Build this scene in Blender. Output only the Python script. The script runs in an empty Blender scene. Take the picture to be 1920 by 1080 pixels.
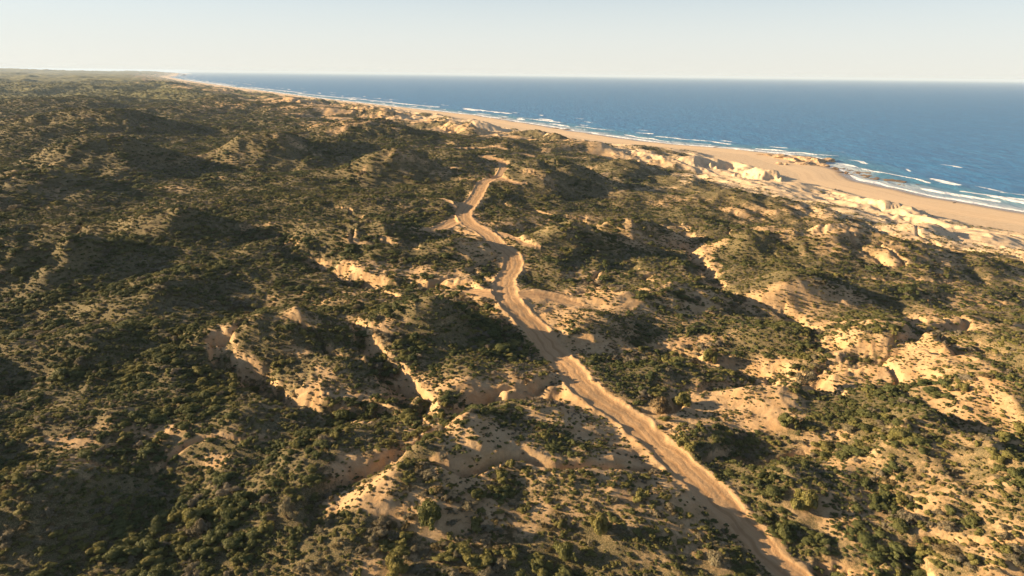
import bpy, math, random
import numpy as np
from mathutils import Matrix, Vector

# ------------------------------------------------------------------ camera, sky, sun, exposure
sc = bpy.context.scene
COL = sc.collection
CAM = np.array([0.0, 0.0, 75.0])
F, CX, CY = 1280.0, 960.0, 540.0            # focal length in pixels of the 1920 px wide frame
PITCH, ROLL = math.radians(17.37), math.radians(0.66)
cam_data = bpy.data.cameras.new('camera')
cam_data.sensor_width = 36.0
cam_data.lens = 36.0 * F / 1920.0
cam_data.clip_start = 1.0
cam_data.clip_end = 120000.0
cam = bpy.data.objects.new('camera', cam_data)
COL.objects.link(cam)
RM = Matrix.Rotation(math.pi / 2 - PITCH, 3, 'X') @ Matrix.Rotation(ROLL, 3, 'Z')
cam.matrix_world = Matrix.Translation(Vector(CAM)) @ RM.to_4x4()
sc.camera = cam

SUN_ELEV = math.radians(15.0)
LX, LY = 1.0, -0.10                          # horizontal direction the light travels
ln = math.hypot(LX, LY); LX /= ln; LY /= ln
world = bpy.data.worlds.new('World'); sc.world = world
world.use_nodes = True
wt = world.node_tree
wt.nodes.clear()
sky = wt.nodes.new('ShaderNodeTexSky')
sky.sky_type = 'NISHITA'; sky.sun_disc = False
sky.sun_elevation = SUN_ELEV
sky.sun_rotation = math.atan2(-LX, -LY)
sky.altitude = 0; sky.air_density = 1.0; sky.dust_density = 0.3; sky.ozone_density = 1.5
bg = wt.nodes.new('ShaderNodeBackground'); bg.inputs['Strength'].default_value = 0.057
hs = wt.nodes.new('ShaderNodeHueSaturation'); hs.inputs['Saturation'].default_value = 0.48
wo = wt.nodes.new('ShaderNodeOutputWorld')
wt.links.new(sky.outputs[0], hs.inputs['Color']); 
tint = wt.nodes.new('ShaderNodeMix'); tint.data_type = 'RGBA'; tint.blend_type = 'MULTIPLY'; tint.inputs[0].default_value = 1.0
tint.inputs[7].default_value = (.64, .72, .84, 1)
wt.links.new(hs.outputs[0], tint.inputs[6]); 
tcn = wt.nodes.new('ShaderNodeTexCoord'); sxyz = wt.nodes.new('ShaderNodeSeparateXYZ'); mrg = wt.nodes.new('ShaderNodeMapRange')
wt.links.new(tcn.outputs['Generated'], sxyz.inputs[0]); wt.links.new(sxyz.outputs[2], mrg.inputs[0])
mrg.interpolation_type = 'SMOOTHSTEP'; mrg.inputs[1].default_value = .03; mrg.inputs[2].default_value = .24
mrg.inputs[3].default_value = .86; mrg.inputs[4].default_value = 0.0
veil = wt.nodes.new('ShaderNodeMix'); veil.data_type = 'RGBA'; veil.inputs[7].default_value = (4.85, 4.95, 4.68, 1)
vr = wt.nodes.new('ShaderNodeMapRange'); wt.links.new(sxyz.outputs[2], vr.inputs[0]); vr.inputs[1].default_value = 0.0; vr.inputs[2].default_value = .10
vc = wt.nodes.new('ShaderNodeMix'); vc.data_type = 'RGBA'; vc.inputs[6].default_value = (5.0, 4.85, 4.35, 1); vc.inputs[7].default_value = (4.35, 4.75, 4.72, 1)
wt.links.new(vr.outputs[0], vc.inputs[0]); wt.links.new(vc.outputs[2], veil.inputs[7])
wt.links.new(mrg.outputs[0], veil.inputs[0]); wt.links.new(tint.outputs[2], veil.inputs[6]); wt.links.new(veil.outputs[2], bg.inputs[0]); wt.links.new(bg.outputs[0], wo.inputs[0])

sun_data = bpy.data.lights.new('sun', 'SUN')
sun_data.energy = 5.0; sun_data.angle = math.radians(0.55); sun_data.color = (1.0, 0.72, 0.42)
sun = bpy.data.objects.new('sun', sun_data); COL.objects.link(sun)
d = Vector((LX * math.cos(SUN_ELEV), LY * math.cos(SUN_ELEV), -math.sin(SUN_ELEV)))
sun.rotation_euler = d.to_track_quat('-Z', 'Y').to_euler()
sun.location = (-60, 0, 120)

sc.view_settings.view_transform = 'Standard'
sc.view_settings.look = 'None'
sc.view_settings.exposure = 1.66
sc.view_settings.gamma = 1.0
sc.cycles.volume_bounces = 0
sc.cycles.max_bounces = 6
sc.cycles.diffuse_bounces = 3
sc.cycles.transparent_max_bounces = 8
sc.cycles.use_denoising = True
sc.cycles.denoising_input_passes = 'RGB_ALBEDO_NORMAL'
sc.cycles.denoising_prefilter = 'ACCURATE'
sc.cycles.sample_clamp_indirect = 2.0

# ------------------------------------------------------------------ noise
def _hash(ix, iy, seed):
    h = (ix.astype(np.int64) * 374761393 + iy.astype(np.int64) * 668265263 + seed * 1274126177) & 0xffffffff
    h = ((h ^ (h >> 13)) * 1274126177) & 0xffffffff
    return (h ^ (h >> 16)) & 0xffffffff

def noise(x, y, scale, seed=0):
    x = x / scale; y = y / scale
    fx = np.floor(x); fy = np.floor(y)
    tx = x - fx; ty = y - fy
    out = 0
    sx = tx * tx * tx * (tx * (tx * 6 - 15) + 10); sy = ty * ty * ty * (ty * (ty * 6 - 15) + 10)
    for dx in (0, 1):
        for dy in (0, 1):
            a = _hash(fx + dx, fy + dy, seed) * (2 * math.pi / 4294967296.0)
            g = np.cos(a) * (tx - dx) + np.sin(a) * (ty - dy)
            w = (sx if dx else 1 - sx) * (sy if dy else 1 - sy)
            out = out + g * w
    return out * 1.5

def fbm(x, y, scale, octv, seed=0, gain=0.5):
    o = 0; a = 1.0
    for i in range(octv):
        o = o + a * noise(x + 17.3 * i, y - 9.1 * i, scale, seed + i); a *= gain; scale *= 0.5
    return o

def sstep(a, b, v):
    t = np.clip((v - a) / (b - a), 0, 1)
    return t * t * (3 - 2 * t)

# ------------------------------------------------------------------ pixel of the photograph -> point of the place
RMn = np.array(RM)
def ray(px, py):
    v = np.array([(px - CX) / F, (CY - py) / F, -1.0])
    v = RMn @ v
    return v / np.linalg.norm(v)

def at_z(px, py, z):
    v = ray(px, py)
    t = (z - CAM[2]) / min(v[2], -1e-4)
    return CAM[0] + v[0] * t, CAM[1] + v[1] * t, t

TT = 30 * np.exp(np.linspace(0, math.log(16000 / 30), 1600))
def hit(px, py, Hf):
    v = ray(px, py)
    x = v[0] * TT; y = v[1] * TT; z = CAM[2] + v[2] * TT
    h = Hf(x, y)
    below = np.nonzero(z < h)[0]
    i = below[0] if len(below) else len(TT) - 1
    if i > 0:
        a = z[i - 1] - h[i - 1]; b = h[i] - z[i]
        k = a / max(a + b, 1e-6); t = TT[i - 1] * (1 - k) + TT[i] * k
    else:
        t = TT[0]
    return v[0] * t, v[1] * t, t

# ------------------------------------------------------------------ coast frame
CA = math.radians(27.0)
def uv(x, y):
    return -math.sin(CA) * x + math.cos(CA) * y, math.cos(CA) * x + math.sin(CA) * y
SHORE_PX = [(1920, 398), (1860, 388), (1780, 374), (1700, 358), (1650, 347), (1610, 338), (1580, 322), (1535, 306), (1480, 291), (1400, 281), (1300, 273),
            (1200, 264), (1100, 249), (1000, 233), (900, 217), (800, 206), (700, 195), (600, 184), (500, 171), (430, 162),
            (370, 154), (340, 149), (318, 145)]
_s = [uv(*at_z(px, py, 0)[:2]) for px, py in SHORE_PX]
_s = sorted(_s)
SU = np.array([a for a, b in _s]); SV = np.array([b for a, b in _s])
SU = np.concatenate([[-400], SU, [SU[-1] + 14000]]); SV = np.concatenate([[SV[0] + 30], SV, [SV[-1] + 900]])
def inland(x, y):
    u, v = uv(x, y)
    w = 6 + np.clip(u, 0, 4000) * 0.006
    return np.interp(u, SU, SV) - v + fbm(u, v * 0 + 3, 60.0, 3, 71) * w * 0.5, u, v

# ------------------------------------------------------------------ lines: spline helpers
def catmull(P, n=6):
    P = np.array(P, float); out = []
    Q = np.vstack([2 * P[0] - P[1], P, 2 * P[-1] - P[-2]])
    for i in range(1, len(Q) - 2):
        for k in range(n):
            t = k / n
            out.append(0.5 * ((2 * Q[i]) + (-Q[i - 1] + Q[i + 1]) * t + (2 * Q[i - 1] - 5 * Q[i] + 4 * Q[i + 1] - Q[i + 2]) * t * t
                              + (-Q[i - 1] + 3 * Q[i] - 3 * Q[i + 1] + Q[i + 2]) * t ** 3))
    out.append(Q[-2]); return np.array(out)

def line_dist(x, y, P, reach):
    """distance, signed side and interpolated extra columns of polyline P (x, y, extras...)"""
    shp = x.shape
    x = x.ravel(); y = y.ravel()
    n = x.size
    D = np.full(n, 1e9); S = np.zeros(n); E = np.zeros((n, P.shape[1] - 2)); L = np.zeros(n)
    m = np.nonzero((x > P[:, 0].min() - reach) & (x < P[:, 0].max() + reach) & (y > P[:, 1].min() - reach) & (y < P[:, 1].max() + reach))[0]
    run = 0.0
    xm, ym = x[m], y[m]
    for i in range(len(P) - 1):
        ax, ay = P[i, :2]; bx, by = P[i + 1, :2]
        lx, ly = bx - ax, by - ay; l2 = lx * lx + ly * ly + 1e-9
        k0 = (xm > min(ax, bx) - reach) & (xm < max(ax, bx) + reach) & (ym > min(ay, by) - reach) & (ym < max(ay, by) + reach)
        j = np.nonzero(k0)[0]
        if len(j) == 0:
            run += math.sqrt(l2); continue
        g = m[j]
        t = np.clip(((xm[j] - ax) * lx + (ym[j] - ay) * ly) / l2, 0, 1)
        ex = xm[j] - ax - t * lx; ey = ym[j] - ay - t * ly
        dd = np.hypot(ex, ey)
        b = dd < D[g]
        g = g[b]; t = t[b]
        D[g] = dd[b]; S[g] = np.sign(lx * ey[b] - ly * ex[b])
        E[g] = P[i, 2:] * (1 - t)[:, None] + P[i + 1, 2:] * t[:, None]
        L[g] = run + t * math.sqrt(l2)
        run += math.sqrt(l2)
    return D.reshape(shp), S.reshape(shp), [E[:, i].reshape(shp) for i in range(E.shape[1])], L.reshape(shp)

# ------------------------------------------------------------------ hills: px, py of the top, height m, sigma left / right in px, depth factor, rotation
HILLS = [
 (235, 270, 18, 130, 48, .9, -.3), (520, 256, 19, 110, 62, .8, -.35), (620, 262, 8, 50, 42, .8, -.2), (210, 212, 20, 160, 100, .7, -.2),
 (700, 232, 15, 110, 75, .9, -.2), (745, 292, 13, 85, 62, .7, -.3), (875, 290, 6, 55, 26, .7, -.3),
 (1045, 306, 12, 95, 62, .8, -.25), (1180, 305, 9, 60, 50, .8, -.3), (960, 268, 5, 60, 50, .8, 0),
 (690, 425, 7, 120, 80, .7, -.25), (560, 420, 4, 90, 50, .7, 0), (880, 450, 3.5, 60, 45, .8, -.5),
 (1070, 425, 9, 95, 75, .6, -.5), (1185, 415, 7, 70, 50, .8, -.4), (1010, 345, 4, 80, 60, .8, 0),
 (1420, 445, 7, 60, 120, .6, -.5), (1560, 440, 7, 60, 90, .7, -.6), (1430, 370, 6, 130, 110, .8, -.3), (1720, 470, 4, 90, 80, .7, -.5),
 (1270, 545, 4, 110, 70, .6, -.4), (1130, 590, 3.0, 100, 60, .6, -.3), (1500, 520, 5, 100, 70, .6, -.5),
 (800, 580, 4.5, 100, 60, .7, -.3), (540, 590, 5, 110, 50, .7, -.3), (880, 610, 2.5, 70, 45, .8, -.3),
 (1440, 735, 3.0, 90, 80, .7, -.3), (1560, 700, 3.0, 80, 60, .7, -.3), (1250, 690, 2.5, 90, 60, .6, -.3),
 (860, 785, 2.4, 40, 150, 1.0, .8), (735, 895, 2.4, 40, 170, 1.0, .8), (1010, 760, 1.8, 70, 50, .7, 0),
 (300, 540, 5, 150, 90, .7, -.2), (120, 450, 8, 150, 90, .7, -.2), (330, 400, 7, 130, 70, .7, -.2), (60, 330, 10, 150, 90, .7, -.2),
 (150, 640, 4, 150, 90, .7, -.2), (420, 800, 1.8, 100, 60, .7, -.1), (200, 780, 2.6, 120, 80, .6, -.1), (90, 900, 3, 110, 90, .7, 0),
 (560, 760, 1.5, 100, 60, .6, -.1), (1330, 820, 2.2, 70, 60, .8, -.6), (1500, 900, 2.5, 80, 60, .8, -.6), (1230, 950, 1.5, 90, 60, .8, -.6),
 (1700, 640, 2.5, 110, 130, .8, -.5), (1900, 690, 7, 150, 200, 1.0, -.3), (1900, 900, 6, 180, 250, 1.0, -.3), (1720, 880, 3, 100, 100, 1., -.5),
 (-330, 640, 9, 160, 110, 1.0, 0), (-420, 860, 7, 150, 150, 1.0, 0), (-200, 420, 12, 160, 90, .9, 0),  # unseen hills left of the frame, added to shade the lower-left ground
 # dunes and bluffs of the coast
 
 (1500, 350, 2, 60, 40, .6, -.5), (1740, 420, 3.5, 50, 26, .6, -.5), (1850, 440, 2, 50, 50, .6, -.4),
 (885, 228, 8, 60, 30, .6, -.4), 
 (610, 190, 10, 30, 20, .6, -.2), (440, 172, 10, 30, 25, .6, -.2), (1010, 250, 6, 50, 35, .6, -.3), (1110, 268, 6, 50, 35, .6, -.3),
 (1510, 293, 3, 45, 22, .5, -.25),
]
DF = np.array([(-400, 90), (180, 82), (205, 86), (250, 68), (284, 56), (315, 62), (343, 88), (370, 104), (470, 106), (640, 100), (756, 96), (968, 92), (1200, 104), (1800, 106), (30000, 140)], float)
def dune_foot(u):
    return np.interp(u, DF[:, 0], DF[:, 1]) + 9 * noise(u, u * 0, 60.0, 5)
def base_h(x, y):
    s, u, v = inland(x, y)
    z = np.where(s < 0, np.maximum(s * 0.06, -6.0), s * 0.045)
    z = np.where(s > 40, 1.8 + (s - 40) * 0.03, z)
    z = np.minimum(z, 6.5)
    w = dune_foot(u)
    z = z + sstep(w, w + 22, s) * 1.8 + np.clip((s - w) * 0.055, 0, 14.5) + sstep(600, 3500, s) * 20
    D = np.hypot(x, y)
    farw = sstep(350, 1400, D) * sstep(80, 500, s)
    z = z + farw * (fbm(x, y * 1.4, 420.0, 2, 11) * 13 + np.abs(noise(x, y * 1.5, 170.0, 12)) * 13 + fbm(x * .8, y, 110.0, 2, 14) * 5)
    mid = sstep(60, 250, s)
    z = z + mid * (fbm(x, y * 1.2, 75.0, 2, 21) * 3.0 + fbm(x, y, 24.0, 2, 22) * 1.5 + (.3 - np.abs(fbm(x, y * .8, 13.0, 2, 23))) * .9)
    dune = sstep(w - 4, w + 25, s) * (1 - sstep(190, 300, s))
    z = z + dune * (fbm(x * 1.0 + y * 0.5, y * .8, 46.0, 2, 31) * (2.4 + 3.0 * sstep(450, 900, u)) + (0.4 - np.abs(fbm(x + y * .4, y * .7, 17.0, 3, 32))) * 2.0)
    # the far headland hills on the horizon
    for (hx, hy, hh, sx, sy) in ((-6200, 8600, 36, 1500, 900), (-3900, 5200, 16, 700, 500), (-2400, 2700, 12, 420, 300), (-5200, 11500, 30, 2600, 800)):
        z = z + hh * np.exp(-((x - hx) / sx) ** 2 - ((y - hy) / sy) ** 2)
    return z

RIDGES = [  # long eroded banks: px, py of the crest, height m, half width m
 [(1170, 281, 2, 10), (1215, 285, 5, 14), (1280, 291, 6, 15), (1340, 297, 6.5, 15), (1400, 303, 8.5, 14), (1434, 312, 9, 11)],
 [(1560, 360, .5, 6), (1600, 366, 2.2, 10), (1660, 378, 3.6, 10), (1690, 388, 1.8, 10), (1725, 400, 3.4, 9), (1760, 414, 1.8, 9), (1790, 425, .5, 6)],
 [(470, 182, 3, 20), (510, 184, 8, 28), (560, 188, 9, 28), (615, 193, 5, 24)],
 [(640, 197, 3, 18), (690, 202, 8, 24), (745, 210, 7, 22), (800, 219, 7, 20), (850, 227, 8, 18), (885, 236, 8, 16)],
 [(960, 250, 2, 12), (1010, 254, 5, 14), (1070, 262, 5, 14), (1120, 270, 3, 12)],
]
RW = []
HW = []
for (px, py, hh, wl, wr, kd, rot) in HILLS:
    X, Y, t = at_z(px, py, 22 if py > 260 else 18)
    if py < 350 and py > 225 and px < 1250: hh *= .95
    for _ in range(3):
        zb = float(base_h(np.array([X]), np.array([Y]))[0])
        X, Y, t = at_z(px, py, zb + hh * 0.85)
    HW.append((X, Y, hh, wl * t / F, wr * t / F, kd * (wl + wr) / 2 * t / F, -.7 * rot, 2.0 if (px > 1200 and py < 350) else 1.0))
for g in RIDGES:
    pts = []
    for (px, py, hh, hw) in g:
        zb = 8.0
        for _ in range(3):
            X, Y, t = at_z(px, py, zb + hh); zb = float(base_h(np.array([X]), np.array([Y]))[0])
        pts.append((X, Y, hh * .8, hw * 1.25))
    RW.append(catmull(pts, 4))
def hills_h(x, y):
    z = base_h(x, y)
    for P in RW:
        D, S, (hh, hw), L = line_dist(x + noise(x, y, 14.0, 44) * 4, y + noise(x, y, 14.0, 45) * 4, P, 60.0)
        hw = np.maximum(hw, 1)
        face = 1 - sstep(0, 1.1, D / hw * (1 + .5 * fbm(x, y, 11.0, 3, 46)))
        z = z + hh * face * (1 + .25 * noise(x, y, 16.0, 47)) - face * (1 - face) * 4 * np.abs(fbm(x, y, 6.0, 2, 48)) * 1.6
    wob = noise(x, y, 30.0, 41) * 0.4
    rough = np.zeros_like(z)
    for (X, Y, hh, sl, sr, sd, rot, fl) in HW:
        c, s_ = math.cos(rot), math.sin(rot)
        dx = (x - X) * c + (y - Y) * s_; dy = -(x - X) * s_ + (y - Y) * c
        q = (dx / np.where(dx < 0, sl, sr)) ** 2 * 0.8 + (dy / sd) ** 2 * 0.8
        q = q * (1 + wob)
        g = hh * np.exp(-q ** fl)
        z = z + g
        rough = rough + g
    z = z + np.minimum(rough, 9) * (0.3 - np.abs(fbm(x * 1.1 + y * .3, y, 19.0, 3, 43))) * (.42 - .27 * sstep(220, 420, np.hypot(x, y)))
    return z

# gullies: (points px,py,depth m,half width m)
GULLIES = [
 [(530, 440, 1.0, 3), (545, 462, 3, 5), (600, 488, 4.2, 6), (660, 507, 4.6, 6), (740, 522, 4, 6), (830, 528, 2.8, 5), (890, 532, 1, 3)],
 [(395, 612, 1, 2), (430, 655, 4, 4), (480, 690, 5, 5), (545, 730, 5, 5), (620, 748, 4.5, 5), (720, 757, 4, 4.5), (800, 758, 3.2, 4), (860, 762, 2.4, 2.5), (820, 800, 2.0, 2.2), (740, 842, 2.0, 2.0), (660, 880, 2.0, 2), (615, 925, 1.6, 1.8), (570, 980, .6, 1.5)],
 [(640, 590, .8, 2), (690, 640, 3, 3), (730, 690, 3.5, 4), (770, 735, 3.5, 4), (800, 758, 3, 4)],
 [(1060, 726, 1.2, 2), (980, 732, 2.6, 2.6), (900, 742, 3.0, 3.0), (860, 762, 2.4, 3)],
 [(1285, 425, 1, 3), (1300, 470, 2.5, 4), (1325, 500, 3, 4), (1350, 530, 2.4, 3.5), (1400, 558, 2, 3.5), (1480, 590, 2, 3.5), (1560, 640, 2, 3.5)],
 [(1880, 600, 1., 3), (1760, 618, 1.8, 3), (1700, 640, 2, 3), (1640, 655, 2, 3), (1570, 670, 2.4, 3.5), (1530, 700, 2.4, 3.5), (1450, 712, 1.8, 3), (1330, 722, 1.5, 2.6), (1230, 722, 1., 2)],
 [(1690, 575, .6, 2), (1720, 600, 1.5, 2.4), (1740, 618, 1.6, 3)],
 [(1190, 630, .6, 1.5), (1260, 650, 1.6, 2), (1340, 668, 2.0, 2.4), (1450, 690, 1.6, 3), (1520, 700, 2, 3)],
]
GW = []
for g in GULLIES:
    pts = []
    for (px, py, dep, hw) in g:
        X, Y, t = hit(px, py, hills_h)
        pts.append((X, Y, dep * .9, hw * .62))
    GW.append(catmull(pts, 5))

def gully_h(x, y):
    z = hills_h(x, y)
    prox = np.zeros_like(z)
    wx = x + noise(x, y, 6.0, 51) * 1.8; wy = y + noise(x, y, 6.0, 52) * 1.8
    carve = np.zeros_like(z)
    for P in GW:
        D, S, (dep, hw), L = line_dist(wx, wy, P, 34.0)
        hw = np.maximum(hw, 1.0)
        q = D / hw
        c = dep * (0.62 * np.exp(-q ** 4) + 0.38 * np.exp(-(q / 2.6) ** 2))
        carve = np.maximum(carve, c)
        prox = np.maximum(prox, np.exp(-(q / 1.9) ** 2) * np.clip(dep / 2.5, 0, 1))
    rill = np.abs(fbm(x, y, 2.6, 2, 53))
    Dc = np.hypot(x, y)
    net = np.abs(fbm(x, y, 42.0, 3, 54)); zone = sstep(-.15, .3, noise(x, y, 70.0, 55) + .1) * (1 - sstep(260, 420, Dc)) * sstep(110, 200, inland(x, y)[0])
    ch = np.exp(-(net / .035) ** 2) * zone
    carve = carve + ch * 1.5
    prox = np.maximum(prox, .8 * np.exp(-(net / .075) ** 2) * zone)
    z = z - carve - prox * (0.35 - rill) * .9
    return z, prox

# track and side tracks: px, py, half width m
TRACKS = [
 [(1900, 1560, 2.0), (1700, 1330, 2.0), (1545, 1140, 2.0), (1482, 1076, 2.0), (1440, 1035, 2.1), (1400, 990, 2.2), (1358, 948, 2.4), (1308, 898, 2.6), (1242, 840, 2.7), (1180, 785, 2.8), (1135, 757, 2.8), (1095, 722, 2.8),
  (1058, 685, 3.0), (1025, 645, 3.2), (1000, 612, 3.2), (970, 580, 3.6), (950, 550, 4.0), (948, 525, 3.8), (962, 500, 3.8), (958, 475, 3.6), (935, 458, 3.6), (912, 440, 4.2),
  (885, 422, 5.0), (870, 404, 5.0), (882, 384, 4.5), (897, 362, 4.0), (908, 342, 4.2), (935, 322, 4.0), (945, 312, 3.5), (935, 302, 2.6), (905, 294, 2.2)],
 [(872, 408, 5.5), (850, 418, 5.0), (828, 427, 4.0), (800, 429, 1.5)],
 [(905, 342, 3.5), (925, 332, 3.2), (945, 338, 2.8), (965, 342, 2.0), (985, 343, 1.0)],
 [(905, 293, 2.4), (940, 290, 2.2), (975, 289, 2.0), (1000, 293, 1.5)],
 [(870, 545, 1.0), (905, 547, 3.6), (950, 550, 6.0), (990, 550, 6.5), (1035, 558, 5.0), (1085, 570, 1.5)],
 [(905, 432, 1.5), (940, 440, 1.5), (985, 455, 1.6), (1010, 462, .8)],
 [(780, 275, 1.0), (900, 278, 1.2), (950, 279, 1.0)],
 [(860, 395, .8), (845, 380, 1.), (830, 372, .5)],
]
gh = lambda x, y: gully_h(x, y)[0]
TW = []
for g in TRACKS:
    pts = [hit(px, py, gh)[:2] + (hw,) for (px, py, hw) in g]
    pts = [(a_, b_, (c_ if c_ < 3 else 3 + (c_ - 3) * .35) * .86) for a_, b_, c_ in pts]
    P = catmull(pts, 6)
    z = gh(P[:, 0], P[:, 1])
    k = np.ones(9) / 9
    zz = np.convolve(np.pad(z, 4, 'edge'), k, 'valid')
    TW.append(np.column_stack([P, zz]))

def track_fields(x, y):
    msk = np.zeros_like(x); lat = np.zeros_like(x); zt = np.zeros_like(x); wsum = np.zeros_like(x); blend = np.zeros_like(x)
    wx = x + noise(x, y, 3.0, 61) * 0.5; wy = y + noise(x, y, 3.0, 62) * 0.5 + noise(x, y, .9, 65) * .22
    for i, P in enumerate(TW):
        D, S, (hw, z), L = line_dist(wx, wy, P, 16.0)
        q = D / np.maximum(hw, .5)
        m = 1 - sstep(0.86, 1.12, q)
        b = 1 - sstep(1.05, 2.1, q)
        better = b > blend
        lat = np.where(better, D * S, lat); zt = np.where(better, z, zt)
        blend = np.maximum(b, blend); msk = np.maximum(msk, m)
    return msk, lat, zt, blend

def full_h(x, y):
    z, prox = gully_h(x, y)
    msk, lat, zt, blend = track_fields(x, y)
    rut = -0.07 * np.exp(-((np.abs(lat) - 0.85) / 0.28) ** 2) + 0.03 * noise(x, y, 1.6, 63)
    side = 0.0
    z = z * (1 - blend) + (zt + rut * msk - 0.12 * msk + .22 * np.exp(-((np.abs(lat) - 2.9) / .5) ** 2)) * blend
    return z, prox, msk, lat, blend

# bare ground (+) and thick scrub (-): px, py, half sizes in px, amount
PATCHES = [
 (1010, 555, 70, 14, .9), (850, 425, 40, 8, .8), (690, 880, 80, 26, .8), (890, 790, 70, 18, .8), (960, 850, 60, 22, .6), (780, 940, 70, 22, .7), (860, 900, 60, 24, .6), (640, 935, 50, 22, .6), (1150, 870, 50, 30, .5), (1020, 780, 50, 14, .6),
 (540, 660, 40, 22, .9), (410, 625, 22, 22, .7), (715, 610, 40, 22, .9), (600, 700, 70, 40, .55), (880, 722, 90, 22, .9), (680, 745, 70, 16, .8), (1000, 720, 60, 20, .9),
 (1060, 745, 50, 20, .7), (820, 800, 60, 26, .55), (900, 820, 80, 40, .45), (690, 905, 60, 24, .7), (750, 960, 80, 24, .65), (1180, 860, 60, 40, .6), (1110, 800, 60, 30, .5), (1240, 900, 50, 40, .5),
 (1330, 750, 80, 24, .8), (1420, 790, 80, 22, .8), (1290, 790, 60, 20, .6), (1450, 735, 60, 22, .55), (1560, 820, 60, 20, .5), (1180, 560, 160, 26, .55), (1060, 560, 90, 30, .9), (1140, 650, 80, 24, .55), (1090, 640, 30, 30, .5),
 (1310, 475, 26, 26, 1.1), (1270, 450, 60, 26, .5), (1350, 560, 60, 20, .35), (1520, 615, 40, 16, .9), (1720, 600, 40, 14, .6), (1600, 660, 40, 14, .6), (1560, 690, 30, 12, .5), (1300, 640, 60, 14, .6), (1420, 700, 60, 14, .5),
 (560, 455, 30, 14, .9), (650, 492, 34, 10, .75), (790, 505, 40, 12, .65), (850, 520, 40, 12, .6), (530, 450, 40, 14, .4), (900, 470, 50, 16, .5), (820, 435, 60, 12, .5), (780, 400, 120, 14, .25),
 (290, 575, 30, 8, .6), (210, 620, 60, 14, .35), (300, 808, 60, 14, .7), (110, 830, 60, 18, .6), (400, 870, 60, 30, .6), (470, 815, 60, 16, .5), (210, 700, 60, 20, .35), (360, 730, 60, 14, .4), (560, 880, 60, 24, .5), (480, 760, 60, 14, .4), (350, 610, 60, 16, .35),
 (440, 318, 12, 10, .45), (410, 300, 30, 14, .12), (480, 266, 30, 4, .3), (640, 228, 40, 5, .5), (750, 270, 50, 6, .4), (60, 150, 30, 4, .2), (390, 200, 40, 5, .4), (880, 260, 60, 8, .3),
 (1380, 325, 60, 22, 1.2), (1290, 305, 50, 14, .9), (1220, 290, 60, 14, .8), (1430, 350, 80, 12, 1.0), (1500, 345, 80, 14, .9), (1620, 380, 60, 18, .9), (1700, 410, 50, 20, .9), (1710, 432, 60, 14, 1.2), (1850, 450, 70, 28, .9), (1900, 500, 60, 30, .6), (1620, 440, 80, 16, .5), (1560, 470, 60, 14, .4), (1480, 430, 60, 12, .35), (1800, 500, 60, 26, .5),
 (520, 190, 70, 9, 1.1), (600, 192, 30, 6, .9), (700, 207, 50, 8, 1.1), (850, 238, 50, 14, 1.1), (930, 250, 50, 12, .9), (800, 220, 60, 8, .8), (440, 168, 40, 5, .9), (380, 160, 50, 4, .9), (1080, 265, 60, 8, .7), (1150, 283, 60, 8, .6),
 (1000, 320, 30, 8, .4), (900, 300, 50, 10, .3), (1090, 520, 60, 16, .5), (1220, 520, 60, 14, .3), (1440, 1000, 50, 40, .3), (1560, 960, 60, 40, .25), (1600, 560, 70, 18, .4), (1480, 540, 70, 18, .35),
 (1250, 600, 70, 14, .4), (1380, 610, 70, 14, .35), (1100, 460, 70, 14, .25), (1790, 700, 120, 50, .2), (1820, 830, 120, 70, .15),
 (1850, 960, 110, 60, -.35), (1760, 1040, 90, 40, -.25), (200, 500, 200, 80, -.5), (350, 400, 300, 90, -.35), (100, 680, 120, 80, -.3), (150, 1000, 300, 100, -.5), (500, 1040, 160, 60, -.35), (1100, 480, 100, 30, -.3), (740, 470, 90, 18, -.35), (560, 470, 60, 20, -.4),
 (960, 860, 120, 50, .3), (1000, 960, 150, 50, .25), (1280, 500, 60, 20, -.35), (1500, 500, 90, 24, -.3), (1180, 700, 70, 24, -.45), (1300, 610, 80, 20, -.2), (1330, 870, 110, 50, -.5), (1640, 780, 120, 50, -.4), (1100, 620, 50, 10, -.3),
 (850, 650, 100, 30, -.3), (600, 640, 70, 24, -.3), (660, 680, 60, 26, -.4),
]
PW = []
for (px, py, wx, wy, am) in PATCHES:
    X, Y, t = hit(px, py, gh)
    a = hit(px, py + wy * 0.8, gh); b = hit(px, py - wy * 0.8, gh)
    dep = min(math.hypot(b[0] - a[0], b[1] - a[1]) / 2, wy * t * t / (F * 40))
    PW.append((X, Y, wx * t / F, max(dep, wx * t / F * 0.25), am))

# ------------------------------------------------------------------ terrain grid (fans out from under the viewpoint, finer near it)
th = np.concatenate([np.linspace(-85, -46, 100, endpoint=False), np.linspace(-46, 46, 1350), np.linspace(46.3, 75, 70)])
TH = np.radians(th)
NR = 1500
RR = np.concatenate([np.linspace(6, 30, 24, endpoint=False), 30 * np.exp(np.linspace(0, math.log(19000 / 30), NR))])
NT, NR = len(TH), len(RR)
X = RR[:, None] * np.sin(TH)[None, :]; Y = RR[:, None] * np.cos(TH)[None, :]
Z, PROX, TRK, LAT, VERGE = full_h(X, Y)
S_IN, U_, V_ = inland(X, Y)
dZr = np.gradient(Z, RR, axis=0); dZt = np.gradient(Z, TH, axis=1) / RR[:, None]
SLOPE = np.hypot(dZr, dZt)
BARE = 0.19 + fbm(X, Y * 1.3, 22.0, 3, 81) * 0.36 + fbm(X, Y, 90.0, 2, 82) * 0.18
BARE -= sstep(200, 600, np.hypot(X, Y)) * 0.17 + .10 * sstep(10, -60, X + .0 * Y)
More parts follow.
